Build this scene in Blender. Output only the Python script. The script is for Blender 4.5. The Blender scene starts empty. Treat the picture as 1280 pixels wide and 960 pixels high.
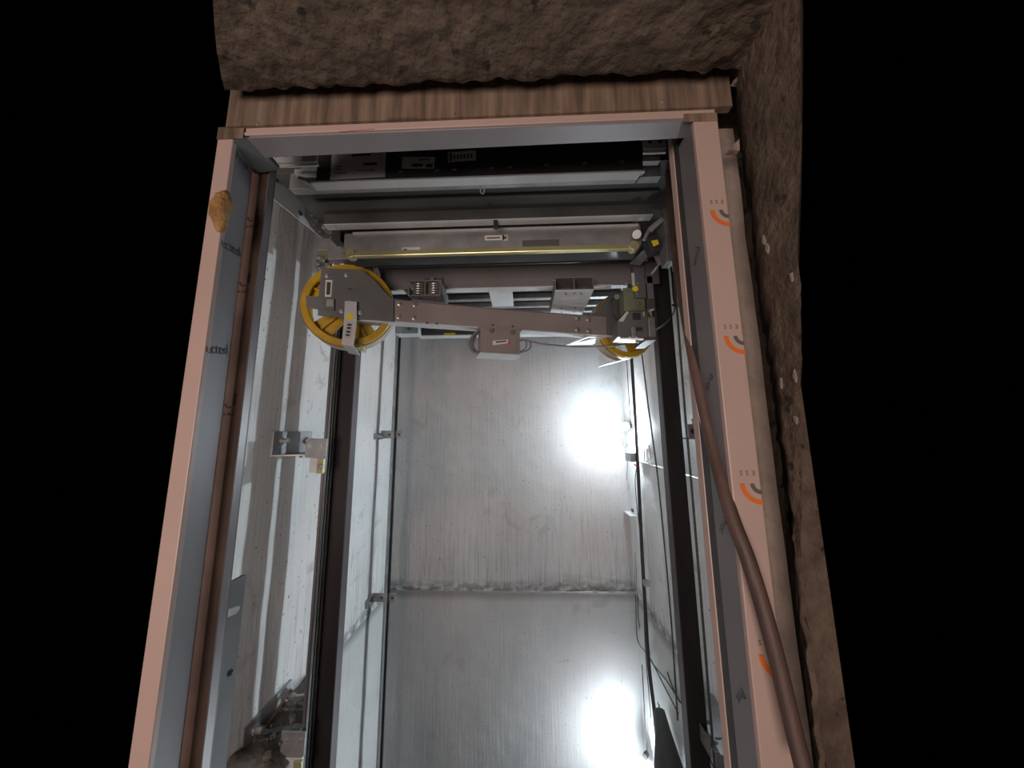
import bpy, bmesh, math, random
from mathutils import Vector, Matrix, noise
random.seed(7)
PI = math.pi
C = bpy.context.scene.collection

# ------------------------------------------------------------------ camera
# the origin is the photographer's eye; X right along the landing wall, Y into the shaft, Z up
F = 412.7                                     # focal length in pixels of a 1280 px wide frame
def cam_axes(pitch, yaw, roll):
    p, y, r = map(math.radians, (pitch, yaw, roll))
    fw = Vector((-math.sin(y)*math.cos(p), math.cos(y)*math.cos(p), math.sin(p)))
    rt = Vector((math.cos(y), math.sin(y), 0)); up = rt.cross(fw)
    c, s = math.cos(r), math.sin(r)
    return c*rt + s*up, c*up - s*rt, fw
RT, UP, FW = cam_axes(8.65, 1.93, -.51)
cd = bpy.data.cameras.new('camera'); cam = bpy.data.objects.new('camera', cd); C.objects.link(cam)
cd.sensor_width = 36; cd.lens = 36*F/1280; cd.clip_start = .02; cd.clip_end = 60
cam.matrix_world = Matrix((( RT.x, UP.x, -FW.x, 0), (RT.y, UP.y, -FW.y, 0), (RT.z, UP.z, -FW.z, 0), (0, 0, 0, 1)))
bpy.context.scene.camera = cam

# ------------------------------------------------------------------ world and light
w = bpy.data.worlds.new('world'); bpy.context.scene.world = w; w.use_nodes = True
w.node_tree.nodes['Background'].inputs[0].default_value = (.01, .011, .012, 1)
w.node_tree.nodes['Background'].inputs[1].default_value = 0.0
vs = bpy.context.scene.view_settings
vs.view_transform = 'Standard'; vs.look = 'None'; vs.gamma = 1; vs.use_curve_mapping = False; vs.exposure = 0.0
BULB = 1650.0                                   # radiance of the two bulbs hung in the shaft
LANDING = 72.0                                  # warm lobby light, unseen behind the photographer
ld = bpy.data.lights.new('landing_light', 'AREA'); ld.shape = 'RECTANGLE'; ld.size = 1.6; ld.size_y = 1.3
ld.energy = LANDING; ld.color = (1, .80, .71)
lo = bpy.data.objects.new('landing_light', ld); C.objects.link(lo)
lo.location = (-.75, -1.9, -.35); lo.rotation_euler = (PI/2+.2, 0, -.3)

# ------------------------------------------------------------------ pixel -> point on a real plane
def ray(px, py): return RT*((px-640)/F) + UP*((480-py)/F) + FW
def U(px, py, X=None, Y=None, Z=None):
    r = ray(px, py)
    if X is not None: return r*(X/r.x)
    if Y is not None: return r*(Y/r.y)
    return r*(Z/r.z)

# ------------------------------------------------------------------ materials
def mat(name, col, rough=.6, metal=0, var=.15, scale=8, bump=0, bscale=60, spots=None, stretch=None, col2=None, emit=None):
    m = bpy.data.materials.new(name); m.use_nodes = True
    nt = m.node_tree; N = nt.nodes; L = nt.links; b = N['Principled BSDF']
    b.inputs['Roughness'].default_value = rough; b.inputs['Metallic'].default_value = metal
    tc = N.new('ShaderNodeTexCoord'); src = tc.outputs['Object']
    if stretch:
        mp = N.new('ShaderNodeMapping'); mp.inputs['Scale'].default_value = stretch; L.new(src, mp.inputs[0]); ssrc = mp.outputs[0]
    else: ssrc = src
    n1 = N.new('ShaderNodeTexNoise'); n1.inputs['Scale'].default_value = scale; n1.inputs['Detail'].default_value = 8; L.new(ssrc, n1.inputs['Vector'])
    cr = N.new('ShaderNodeValToRGB'); L.new(n1.outputs['Fac'], cr.inputs[0])
    c2 = col2 or tuple(c*(1-var) for c in col)
    cr.color_ramp.elements[0].position = .35; cr.color_ramp.elements[0].color = (*c2, 1)
    cr.color_ramp.elements[1].position = .65; cr.color_ramp.elements[1].color = (*(col if col2 else tuple(min(1, c*(1+var)) for c in col)), 1)
    out = cr.outputs[0]
    if spots:                                   # (colour, noise scale, threshold)
        sc, ss, th = spots
        n2 = N.new('ShaderNodeTexNoise'); n2.inputs['Scale'].default_value = ss; n2.inputs['Detail'].default_value = 5; L.new(src, n2.inputs['Vector'])
        r2 = N.new('ShaderNodeValToRGB'); r2.color_ramp.elements[0].position = th; r2.color_ramp.elements[1].position = th+.06; L.new(n2.outputs['Fac'], r2.inputs[0])
        mx = N.new('ShaderNodeMixRGB'); mx.inputs[2].default_value = (*sc, 1); L.new(r2.outputs[0], mx.inputs[0]); L.new(out, mx.inputs[1]); out = mx.outputs[0]
    L.new(out, b.inputs['Base Color'])
    if bump:
        n3 = N.new('ShaderNodeTexNoise'); n3.inputs['Scale'].default_value = bscale; n3.inputs['Detail'].default_value = 6; L.new(ssrc, n3.inputs['Vector'])
        bp = N.new('ShaderNodeBump'); bp.inputs['Strength'].default_value = bump; bp.inputs['Distance'].default_value = .01
        L.new(n3.outputs['Fac'], bp.inputs['Height']); L.new(bp.outputs[0], b.inputs['Normal'])
    if emit:
        b.inputs['Emission Color'].default_value = (*emit[0], 1); b.inputs['Emission Strength'].default_value = emit[1]
    return m
M = {}
def wall_material(name, base, dirty, zjoint):
    """whitewashed cast concrete: vertical runs, fine pits, a dirty band on the construction joint"""
    m = bpy.data.materials.new(name); m.use_nodes = True
    nt = m.node_tree; N = nt.nodes; L = nt.links; b = N['Principled BSDF']; b.inputs['Roughness'].default_value = .55
    tc = N.new('ShaderNodeTexCoord'); P_ = tc.outputs['Object']
    def noi(scale, det=6, s=None, d=0):
        v = P_
        if s:
            mp = N.new('ShaderNodeMapping'); mp.inputs['Scale'].default_value = s; L.new(P_, mp.inputs[0]); v = mp.outputs[0]
        n = N.new('ShaderNodeTexNoise'); n.inputs['Scale'].default_value = scale; n.inputs['Detail'].default_value = det
        n.inputs['Distortion'].default_value = d; L.new(v, n.inputs['Vector']); return n.outputs['Fac']
    def ramp(v, a, c, inv=False):
        r = N.new('ShaderNodeMapRange'); r.inputs[1].default_value = a; r.inputs[2].default_value = c
        r.inputs[3].default_value, r.inputs[4].default_value = (1, 0) if inv else (0, 1); r.clamp = True; L.new(v, r.inputs[0]); return r.outputs[0]
    def mul(a, c):
        x = N.new('ShaderNodeMath'); x.operation = 'MULTIPLY'
        for i, q in enumerate((a, c)):
            if isinstance(q, (int, float)): x.inputs[i].default_value = q
            else: L.new(q, x.inputs[i])
        return x.outputs[0]
    def add(a, c):
        x = N.new('ShaderNodeMath'); x.operation = 'ADD'; x.use_clamp = False; L.new(a, x.inputs[0]); L.new(c, x.inputs[1]); return x.outputs[0]
    def mix(f, a, col):
        x = N.new('ShaderNodeMixRGB'); L.new(f, x.inputs[0]) if not isinstance(f, float) else None
        if isinstance(a, tuple): x.inputs[1].default_value = (*a, 1)
        else: L.new(a, x.inputs[1])
        x.inputs[2].default_value = (*col, 1); return x.outputs[0]
    sx = N.new('ShaderNodeSeparateXYZ'); L.new(P_, sx.inputs[0]); z = sx.outputs['Z']
    cloud = ramp(noi(1.6, 5, None, .4), .35, .7)
    c = mix(mul(cloud, .75), base, tuple(k*.76 for k in base))
    pk = ramp(noi(.9, 2), .45, .62); c = mix(mul(pk, .5), c, (base[0]*1.12, base[1]*.98, base[2]*.94))  # pinkish patches: warm landing light mixed into the wall colour
    runs = mul(ramp(noi(60, 4, (1, 1, .03)), .54, .66), ramp(noi(2.2, 3), .42, .6))
    c = mix(mul(runs, .22), c, tuple(k*.55 for k in dirty))
    # finer dirt runs that hang above the joint
    near = ramp(z, zjoint+.75, zjoint+.02)
    above = ramp(z, zjoint-.01, zjoint+.01)
    runs2 = mul(mul(ramp(noi(90, 3, (1, 1, .025)), .52, .62), near), above)
    c = mix(mul(runs2, .5), c, tuple(k*.5 for k in dirty))
    band = mul(mul(ramp(z, zjoint+.10, zjoint+.01), above), ramp(noi(14, 8, (1, 1, 1.6)), .38, .56))
    c = mix(mul(band, .8), c, (.06, .06, .055))
    right = mul(mul(mul(ramp(sx.outputs['X'], -.1, .5), above), ramp(z, zjoint+.17, zjoint+.02)), ramp(noi(8, 7, (1, 1, 2.5)), .36, .58))
    c = mix(mul(right, .6), c, (.10, .10, .095))
    stains = mul(ramp(noi(5, 9, None, 1.2), .56, .66), ramp(noi(1.4, 2), .5, .62)); c = mix(mul(stains, .35), c, tuple(k*.5 for k in dirty))
    lowshade = mul(ramp(z, zjoint-.09, zjoint-.03), ramp(z, zjoint+.004, zjoint-.004))  # shade under the joint lip, painted into the wall colour
    c = mix(mul(lowshade, .65), c, tuple(k*.35 for k in dirty))
    below = ramp(z, zjoint, zjoint-.01)
    c = mix(mul(below, .30), c, tuple(k*.55 for k in dirty))
    specks = ramp(noi(55, 4), .68, .71)
    c = mix(mul(specks, .8), c, (.05, .05, .05))
    L.new(c, b.inputs['Base Color'])
    h = add(mul(noi(9, 8), .5), mul(noi(70, 5, (1, 1, .03)), .5))
    h = add(h, mul(noi(70, 6), .25))
    bp = N.new('ShaderNodeBump'); bp.inputs['Strength'].default_value = .35; bp.inputs['Distance'].default_value = .012
    L.new(h, bp.inputs['Height']); L.new(bp.outputs[0], b.inputs['Normal'])
    return m
ZJ = -1.35
# (object space: the walls' origins sit at their base, z = -3.3)
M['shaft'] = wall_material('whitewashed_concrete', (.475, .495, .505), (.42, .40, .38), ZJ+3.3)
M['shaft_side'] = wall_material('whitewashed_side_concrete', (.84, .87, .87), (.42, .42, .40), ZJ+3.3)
M['rough'] = mat('rough_brown_concrete', (.115, .085, .062), .95, col2=(.06, .042, .030), scale=16, bump=.7, bscale=70, spots=((.02, .014, .011), 26, .64))
M['rough_lip'] = mat('broken_plaster', (.2, .15, .12), .95, var=.35, scale=30, bump=.8, bscale=90)
M['plaster'] = mat('plaster_strip', (.19, .155, .13), .9, var=.2, scale=12, bump=.3, bscale=70)
M['board'] = mat('stained_formwork_board', (.19, .135, .095), .8, col2=(.075, .05, .035), scale=11, stretch=(4, 1, .3), bump=.2, bscale=30)
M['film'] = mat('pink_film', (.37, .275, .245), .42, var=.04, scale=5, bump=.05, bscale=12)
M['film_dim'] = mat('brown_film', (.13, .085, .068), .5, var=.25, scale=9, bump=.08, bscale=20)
M['steel_inner'] = mat('film_over_grey_steel', (.19, .18, .19), .4, .2, var=.05, scale=6)
M['orange'] = mat('orange_print', (.55, .13, .02), .5, var=.03)
M['grey_print'] = mat('grey_print', (.10, .08, .08), .5, var=.03)
M['ink'] = mat('dark_ink', (.04, .04, .045), .6, var=.03)
M['red_ink'] = mat('red_ink', (.5, .05, .05), .6, var=.1)
M['galv'] = mat('galvanised_steel', (.50, .52, .53), .38, .75, var=.12, scale=18, bump=.05, bscale=90)
M['galv_dull'] = mat('dull_galvanised_steel', (.30, .31, .32), .5, .6, var=.15, scale=14)
M['pale'] = mat('pale_grey_paint', (.52, .54, .55), .5, .1, var=.06, scale=10)
M['grey'] = mat('grey_paint', (.155, .15, .155), .5, .1, var=.08, scale=7)
M['beamgrey'] = mat('beam_grey_paint', (.27, .235, .235), .45, .15, var=.06, scale=7)
M['plategrey'] = mat('neutral_grey_plate', (.125, .13, .135), .5, .1, var=.1, scale=9)
M['dark'] = mat('dark_paint', (.075, .078, .08), .55, .1, var=.2, scale=6)
M['deck'] = mat('dark_deck_steel', (.075, .075, .072), .5, .3, var=.3, scale=4, stretch=(.3, 2, 1))
M['black'] = mat('black_steel', (.04, .04, .044), .45, .1, var=.2, scale=9)
M['rail_black'] = mat('rail_black_steel', (.010, .009, .010), .6, 0, var=.4, scale=20, stretch=(1, 1, .1))  # near-black steel, toned in long vertical streaks
M['rail_grey'] = mat('drawn_grey_steel', (.12, .12, .125), .45, .4, var=.35, scale=30, stretch=(1, 1, .05))
M['rail_tip'] = mat('purplish_machined_edge', (.10, .09, .10), .5, .3, var=.2, scale=10, stretch=(1, 1, .05))
M['green'] = mat('olive_passivated_steel', (.21, .25, .16), .42, .4, var=.15, scale=10)
M['zinc'] = mat('yellow_zinc', (.62, .60, .33), .3, .7, var=.15, scale=6, stretch=(.6, 1, 1))
M['yellow'] = mat('yellow_paint', (.42, .26, .012), .42, 0, var=.15, scale=12, spots=((.30, .17, .03), 20, .66))
M['cream'] = mat('cream_nylon_rim', (.45, .39, .30), .55, var=.1, scale=9)
M['maroon'] = mat('dark_red_edge', (.10, .03, .025), .5)
M['tag_yellow'] = mat('yellow_sticker', (.75, .62, .03), .5, var=.03)
M['paper'] = mat('paper_label', (.62, .60, .58), .6, var=.05)
M['paper_dim'] = mat('grey_paper_label', (.45, .46, .48), .6, var=.08, scale=20)
M['cable'] = mat('dark_cable_rubber', (.035, .035, .038), .6)
M['cable_grey'] = mat('grey_cable_sheath', (.17, .16, .16), .55)
M['cable_white'] = mat('white_wire', (.6, .62, .62), .5)
M['wire'] = mat('steel_wire_rope', (.09, .10, .105), .45, .4, var=.3, scale=80)
M['hose'] = mat('brown_hose', (.11, .068, .055), .6, col2=(.05, .03, .026), scale=14, stretch=(1, 1, .2), bump=.25, bscale=50)
M['foam'] = mat('orange_foam', (.38, .22, .08), .9, col2=(.17, .09, .03), scale=30, bump=.8, bscale=60)
M['spring'] = mat('spring_steel', (.55, .53, .50), .3, .8, var=.08)
M['dirt'] = mat('dirty_cement', (.15, .14, .125), .95, col2=(.07, .062, .052), scale=14, bump=.9, bscale=35, spots=((.3, .29, .27), 22, .66))
M['rust'] = mat('rusty_steel', (.16, .10, .07), .8, var=.4, scale=25)
M['glow'] = mat('led_bulb_glass', (1, 1, 1), .3, emit=((.83, .93, 1.0), BULB))
M['floor'] = mat('dusty_concrete_floor', (.33, .28, .24), .9, var=.2, scale=6, bump=.3)

# ------------------------------------------------------------------ mesh helpers
class MB:
    def __init__(s): s.v = []; s.f = []
    def add(s, vs, fs):
        k = len(s.v); s.v += [Vector(v) for v in vs]; s.f += [tuple(i+k for i in f) for f in fs]; return s
    def box(s, x0, x1, y0, y1, z0, z1, T=None):
        vs = [Vector((x, y, z)) for x in (x0, x1) for y in (y0, y1) for z in (z0, z1)]
        if T: vs = [T(v) for v in vs]
        return s.add(vs, [(0,1,3,2), (4,6,7,5), (0,4,5,1), (2,3,7,6), (0,2,6,4), (1,5,7,3)])
    def prism(s, pts, d):
        """pts: 3-D outline, d: extrusion vector"""
        n = len(pts); a = [Vector(p) for p in pts]; b = [p+Vector(d) for p in a]
        return s.add(a+b, [tuple(range(n))[::-1], tuple(range(n, 2*n))] + [(i, (i+1) % n, n+(i+1) % n, n+i) for i in range(n)])
    def tube(s, pts, r, n=8, cap=True):
        pts = [Vector(p) for p in pts]; rs = r if isinstance(r, (list, tuple)) else [r]*len(pts)
        up = None; rings = []
        for i, p in enumerate(pts):
            t = (pts[min(i+1, len(pts)-1)] - pts[max(i-1, 0)]).normalized()
            if up is None: up = t.orthogonal().normalized()
            up = (up - t*up.dot(t)); up = up.normalized() if up.length > 1e-6 else t.orthogonal().normalized()
            sd = t.cross(up)
            rings.append([p + (up*math.cos(2*PI*k/n) + sd*math.sin(2*PI*k/n))*rs[i] for k in range(n)])
        k0 = len(s.v); s.v += [q for rr in rings for q in rr]
        for i in range(len(pts)-1):
            for k in range(n):
                s.f.append((k0+i*n+k, k0+i*n+(k+1) % n, k0+(i+1)*n+(k+1) % n, k0+(i+1)*n+k))
        if cap:
            s.f.append(tuple(k0+k for k in range(n))[::-1]); s.f.append(tuple(k0+(len(pts)-1)*n+k for k in range(n)))
        return s
    def revolve(s, prof, c, ax, ref, n=64):
        """closed profile [(radius, along axis)] turned about an axis"""
        ax = Vector(ax).normalized(); a = Vector(ref).normalized(); b = ax.cross(a); c = Vector(c); k0 = len(s.v); m = len(prof)
        for i in range(n):
            t = 2*PI*i/n; e = a*math.cos(t)+b*math.sin(t)
            s.v += [c+e*r+ax*h for r, h in prof]
        for i in range(n):
            j = (i+1) % n
            for k in range(m):
                l = (k+1) % m; s.f.append((k0+i*m+k, k0+j*m+k, k0+j*m+l, k0+i*m+l))
        return s
    def build(s, name, m, parent=None, bevel=0, smooth=False, label=None, cat=None, group=None, kind=None):
        o0 = root_loc(parent)
        me = bpy.data.meshes.new(name)
        if parent is None:                       # a thing that is one mesh: its origin sits at its base
            zs = min(v.z for v in s.v); o0 = Vector((sum(v.x for v in s.v)/len(s.v), sum(v.y for v in s.v)/len(s.v), zs))
        me.from_pydata([v-o0 for v in s.v], [], s.f); me.update()
        bm = bmesh.new(); bm.from_mesh(me); bmesh.ops.recalc_face_normals(bm, faces=bm.faces); bm.to_mesh(me); bm.free()
        me.materials.append(M[m] if isinstance(m, str) else m)
        o = bpy.data.objects.new(name, me); C.objects.link(o)
        if parent is None: o.location = o0; LOC[o.name] = o0
        else: o.parent = parent; LOC[o.name] = o0
        if bevel:
            b = o.modifiers.new('bevel', 'BEVEL'); b.width = bevel; b.segments = 2; b.limit_method = 'ANGLE'; b.angle_limit = .7
        if smooth:
            for p in me.polygons: p.use_smooth = True
            if smooth == 'angle': me.set_sharp_from_angle(angle=.7)
        tag(o, label, cat, group, kind); return o
LOC = {}
def root_loc(p): return LOC[p.name] if p is not None else Vector((0, 0, 0))
def tag(o, label=None, cat=None, group=None, kind=None):
    for k, v in (('label', label), ('category', cat), ('group', group), ('kind', kind)):
        if v: o[k] = v
    return o
def thing(name, loc, label=None, cat=None, group=None, kind=None):
    o = bpy.data.objects.new(name, None); C.objects.link(o); o.empty_display_size = .05
    o.location = Vector(loc); LOC[o.name] = Vector(loc); return tag(o, label, cat, group, kind)
def box(name, b, m, parent=None, bevel=.0015, **k): return MB().box(*b).build(name, m, parent, bevel, **k)
def text(name, s, size, origin, right, up, m, parent, label=None, bold=False, spacing=1.0):
    """flat print: real glyph outlines lying on a surface"""
    cu = bpy.data.curves.new('t', 'FONT'); cu.body = s; cu.size = size; cu.extrude = .0001; cu.space_character = spacing
    cu.resolution_u = 3; cu.align_x = 'CENTER'; cu.align_y = 'CENTER'
    if bold: cu.offset = size*.02
    t = bpy.data.objects.new('t', cu); C.objects.link(t); bpy.context.view_layer.update()
    me = bpy.data.meshes.new_from_object(t.evaluated_get(bpy.context.evaluated_depsgraph_get())); bpy.data.objects.remove(t)
    right = Vector(right).normalized(); up = Vector(up); up = (up-right*up.dot(right)).normalized(); nn = right.cross(up); o0 = root_loc(parent)
    for v in me.vertices: v.co = Vector(origin) + right*v.co.x + up*v.co.y + nn*v.co.z - o0
    me.materials.clear(); me.materials.append(M[m]); me.name = name
    o = bpy.data.objects.new(name, me); C.objects.link(o); o.parent = parent; LOC[o.name] = o0
    return tag(o, label)
def arc_print(name, c, right, up, r0, r1, a0, a1, m, parent):
    right = Vector(right).normalized(); up = Vector(up).normalized(); n = 24; nn = right.cross(up)*.0004
    mb = MB(); vs = []
    for i in range(n+1):
        t = math.radians(a0+(a1-a0)*i/n); e = right*math.cos(t)+up*math.sin(t)
        vs += [Vector(c)+e*r0+nn, Vector(c)+e*r1+nn, Vector(c)+e*r0, Vector(c)+e*r1]
    fs = []
    for i in range(n):
        k = 4*i; fs += [(k, k+1, k+5, k+4), (k+1, k+3, k+7, k+5), (k, k+4, k+6, k+2)]
    return mb.add(vs, fs).build(name, m, parent)
def bolt(parent, p, nrm, r=.006, h=.006, m='galv', name='bolt', washer=True):
    nrm = Vector(nrm).normalized(); p = Vector(p); mb = MB()
    if washer: mb.tube([p, p+nrm*h*.25], r*1.45, 12)
    mb.tube([p+nrm*h*.2, p+nrm*h], r, 6)
    return mb.build(name, m, parent)
def spline(pts, k=8):
    pts = [Vector(p) for p in pts]; out = []
    for i in range(len(pts)-1):
        a = pts[max(i-1, 0)]; b = pts[i]; c = pts[i+1]; d = pts[min(i+2, len(pts)-1)]
        for j in range(k):
            t = j/k
            out.append(.5*((2*b)+(c-a)*t+(2*a-5*b+4*c-d)*t*t+(3*b-a-3*c+d)*t**3))
    return out+[pts[-1]]
def grid(name, o, u, v, nu, nv, fn, m, thick=None, **k):
    """a slab whose visible face is a displaced grid: point = o + u*s + v*t + n*fn(point)"""
    o, u, v = Vector(o), Vector(u), Vector(v); n = u.cross(v).normalized(); vs = []; fs = []
    for i in range(nu+1):
        for j in range(nv+1):
            p = o+u*(i/nu)+v*(j/nv); vs.append(p+n*fn(p, i/nu, j/nv))
    for i in range(nu):
        for j in range(nv):
            a = i*(nv+1)+j; fs.append((a, a+nv+1, a+nv+2, a+1))
    if thick:
        b = len(vs); per = [i*(nv+1) for i in range(nu+1)] + [nu*(nv+1)+j for j in range(1, nv+1)] + [i*(nv+1)+nv for i in range(nu-1, -1, -1)] + [j for j in range(nv-1, 0, -1)]
        vs += [vs[q]-n*thick for q in per]; q = len(per)
        fs += [(per[i], b+i, b+(i+1) % q, per[(i+1) % q]) for i in range(q)]
        fs.append(tuple(b+i for i in range(q)))
    mb = MB(); mb.add(vs, fs); return mb.build(name, m, smooth='angle', **k)
def ns(p, s, seed=0): return noise.noise(Vector(p)*s+Vector((seed, seed*1.7, seed*.3)))

# ================================================================== THE SETTING
XL, XR, YB = -1.20, .93, 3.11
def relief(p, a, b):
    d = .006*ns(p, 2.2)+.002*ns(p, 9, 3)
    dz = p.z-(ZJ+.012*ns(p, 5, 8))
    if dz > 0: d += .018*math.exp(-dz/.03)*max(0, .45+ns(p, 13, 6))+.0015*max(0, ns(Vector((p.x*30, p.y*22, p.z*1.2)), 1, 5))*math.exp(-dz/.5)
    else: d -= .006
    return d
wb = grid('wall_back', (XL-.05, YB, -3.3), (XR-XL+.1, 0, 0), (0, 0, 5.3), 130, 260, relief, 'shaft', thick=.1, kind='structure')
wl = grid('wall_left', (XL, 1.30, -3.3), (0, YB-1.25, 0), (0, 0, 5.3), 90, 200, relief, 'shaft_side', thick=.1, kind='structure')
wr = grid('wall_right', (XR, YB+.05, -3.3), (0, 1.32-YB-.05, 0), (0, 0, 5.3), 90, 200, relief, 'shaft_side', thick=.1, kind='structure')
mb = MB()                                                   # hardened runs of slurry above the joint of the back wall
for (c0, c1, n_) in ((500, 560, 26), (596, 640, 14), (690, 780, 12)):
    for k in range(n_):
        px = random.uniform(c0, c1); p0 = U(px, random.uniform(590, 680), Y=YB-.006); ln = random.uniform(.10, .42)
        z1 = max(p0.z-ln, ZJ+.02); r = random.uniform(.0012, .0028)
        w_ = lambda x, z: Vector((x, YB-relief(Vector((x, YB, z)), 0, 0), z))
        mb.tube([w_(p0.x, p0.z), w_(p0.x, p0.z*.75+z1*.25), w_(p0.x+.001, (p0.z+z1)/2), w_(p0.x+.001, p0.z*.25+z1*.75), w_(p0.x+.002*random.uniform(-1, 1), z1)], [r*.3, r*.6, r*.8, r, r*1.3], 5)
mb.build('plaster_drip', 'shaft', wb, smooth=True, kind='stuff', label='hardened vertical runs of pale slurry')
box('floor', (XL-.1, XR+.1, .7, YB+.1, -3.4, -3.3), 'floor', bevel=0, kind='structure')
box('floor_landing', (-.9, .9, -1.2, .72, -1.56, -1.46), 'floor', bevel=0, kind='structure')

# rough soffit over the opening and the rough reveal on its right
def rough(p, a, b): return .006*ns(p, 7)+.004*ns(p, 22, 4)+.0035*ns(p, 55, 9)-.010*max(0, ns(p, 30, 12)-.28)
mb = MB(); nu, nv = 150, 60; vs = []; fs = []
for i in range(nu+1):
    for j in range(nv+1):
        t = j/nv; y = .60-.24*t; xl = -.672+(.60-y)*.92; x = xl+(.50-xl)*i/nu
        edge = (.009*ns((x, 0, 0), 14)+.008*ns((x, 0, 0), 45, 2))*(1-t)**4
        vs.append(Vector((x, y+.02*(1-t)**3+edge, .765+rough(Vector((x, y, 0)), 0, 0)+.012*(1-t)**8)))
for i in range(nu):
    for j in range(nv):
        a = i*(nv+1)+j; fs.append((a, a+1, a+nv+2, a+nv+1))
per = [i*(nv+1) for i in range(nu+1)]+[nu*(nv+1)+j for j in range(1, nv+1)]+[i*(nv+1)+nv for i in range(nu-1, -1, -1)]+[j for j in range(nv-1, 0, -1)]
b0 = len(vs); q = len(per); vs += [vs[k]+Vector((0, 0, .12)) for k in per]
fs += [(per[i], per[(i+1) % q], b0+(i+1) % q, b0+i) for i in range(q)]+[tuple(b0+i for i in range(q))[::-1]]
mb.add(vs, fs).build('ceiling', 'rough', smooth='angle', kind='structure')
mb = MB(); nu, nv = 46, 150; vs = []; fs = []
for i in range(nu+1):
    for j in range(nv+1):
        z = -1.46+2.28*j/nv; t = i/nu
        yf = max(.36, min(.64, .462+(.72-z)*.165)) if z > -.35 else .64-.0
        y0 = .635+.006*ns((0, z*9, 0), 1)+.010*ns((3, z*30, 0), 1)
        y = y0+(min(yf, y0-.004)-y0)*t
        x = .468+rough(Vector((0, y*1.5, z*1.5)), 0, 0)*.45+.006*ns((0, 0, z), 5, 6)+.012*(1-t)**6
        if z > .70: x += 0
        vs.append(Vector((x, y, z)))
for i in range(nu):
    for j in range(nv):
        a = i*(nv+1)+j; fs.append((a, a+nv+1, a+nv+2, a+1))
per = [i*(nv+1) for i in range(nu+1)]+[nu*(nv+1)+j for j in range(1, nv+1)]+[i*(nv+1)+nv for i in range(nu-1, -1, -1)]+[j for j in range(nv-1, 0, -1)]
b0 = len(vs); q = len(per); vs += [Vector((vs[k].x*1.22, vs[k].y*1.22+.02, vs[k].z)) for k in per]     # the wall splays open towards the shaft
fs += [(per[i], per[(i+1) % q], b0+(i+1) % q, b0+i) for i in range(q)]+[tuple(b0+i for i in range(q))[::-1]]
reveal = mb.add(vs, fs).build('wall_reveal', 'rough', smooth='angle', kind='structure')
# broken plaster lip hanging on the reveal edge
mb = MB()
for (px, py, s) in ((918, 182, .020), (921, 98, .012)):
    p = U(px, py, Y=.64); mb.prism([p+Vector((-s*.7, 0, -s*.5)), p+Vector((s*.5, 0, -s*.6)), p+Vector((s*.6, 0, s*.8))], (0, .012, 0))
mb.build('plaster_flake', 'rough_lip', reveal)
mb = MB()
for (px, py) in ((954, 300), (958, 310), (975, 478), (994, 525), (993, 470), (988, 345)):
    y = .60 if px < 970 else .57
    p = U(px, py, X=.462)
    pts = [p+Vector((0, math.cos(a)*.004*random.uniform(.4, 1.3), math.sin(a)*.009*random.uniform(.4, 1.3))) for a in [k*PI/4 for k in range(8)]]
    mb.prism(pts, (.003, 0, 0))
mb.build('mortar_splash', 'plaster', reveal, label='pale splashes of mortar')

# shaft front wall beside the frame, and the stained board over it
MB().box(.49, .66, .80, .84, -1.5, 1.15).build('wall_shade_gap', 'rough', None, kind='structure')  # dark piece added for the shaded gap, also stops shaft light leaking through
grid('wall_front', (.44, .705, -1.5), (.068, 0, 0), (0, 0, 2.215), 4, 80, lambda p, a, b: .004*ns(p, 8), 'plaster', thick=.14, kind='structure')
tb = thing('trim_1', (-.1, .66, .73), kind='structure')
L_, R_ = U(284, 144, Y=.655), U(914, 118, Y=.655)
grid_pts = []
mb = MB(); n = 60
for i in range(n+1):
    x = L_.x+(R_.x-L_.x)*i/n
    for z in (.7235, .83): mb.v.append(Vector((x, .655, z))); mb.v.append(Vector((x, .672, z)))
for i in range(n):
    a = 4*i; mb.f += [(a, a+4, a+6, a+2), (a+1, a+3, a+7, a+5), (a, a+1, a+5, a+4), (a+2, a+6, a+7, a+3)]
mb.f += [(0, 2, 3, 1), (4*n, 4*n+1, 4*n+3, 4*n+2)]
mb.build('formwork_board', 'board', tb)
for px, py in ((322, 155), (828, 127)): bolt(tb, U(px, py, Y=.655), (0, -1, 0), .0035, .004, 'spring', 'screw')
for px, py in ((445, 149), (569, 142), (697, 135)): MB().tube([U(px, py, Y=.6555), U(px, py, Y=.6535)], .002, 8).build('nail', 'black', tb)
text('pencil_marks', 'vvvvvvvvv', .018, U(504, 148, Y=.6545), (1, 0, 0), (0, 0, 1), 'ink', tb)

# ---- landing door frame: film-covered steel
dr = thing('door_1', (-.1, .7, -1.46), kind='structure')
hz0, hz1 = .706, .729
mb = MB(); mb.box(-.650, .443, .662, .672, hz0, hz1+.01); mb.build('header_face', 'film', dr, .002)
mb = MB().prism([(-.655, .664, .700), (.40, .664, .700), (.40, .711, .700), (-.655, .722, .700)], (0, 0, .0065)); mb.build('header_soffit', 'steel_inner', dr, .002)
header_return = box('header_return', (-.64, .40, .706, .710, .7065, .755), 'steel_inner', dr)
mb = MB()
for k in range(9): mb.tube([U(424+k*5, 164.5-k*.35+random.uniform(-.3, .3), Y=.6615), U(428+k*5, 164.3-k*.35+random.uniform(-.3, .3), Y=.6615)], .0006, 5)
mb.build('red_scribble', 'red_ink', dr)
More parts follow.
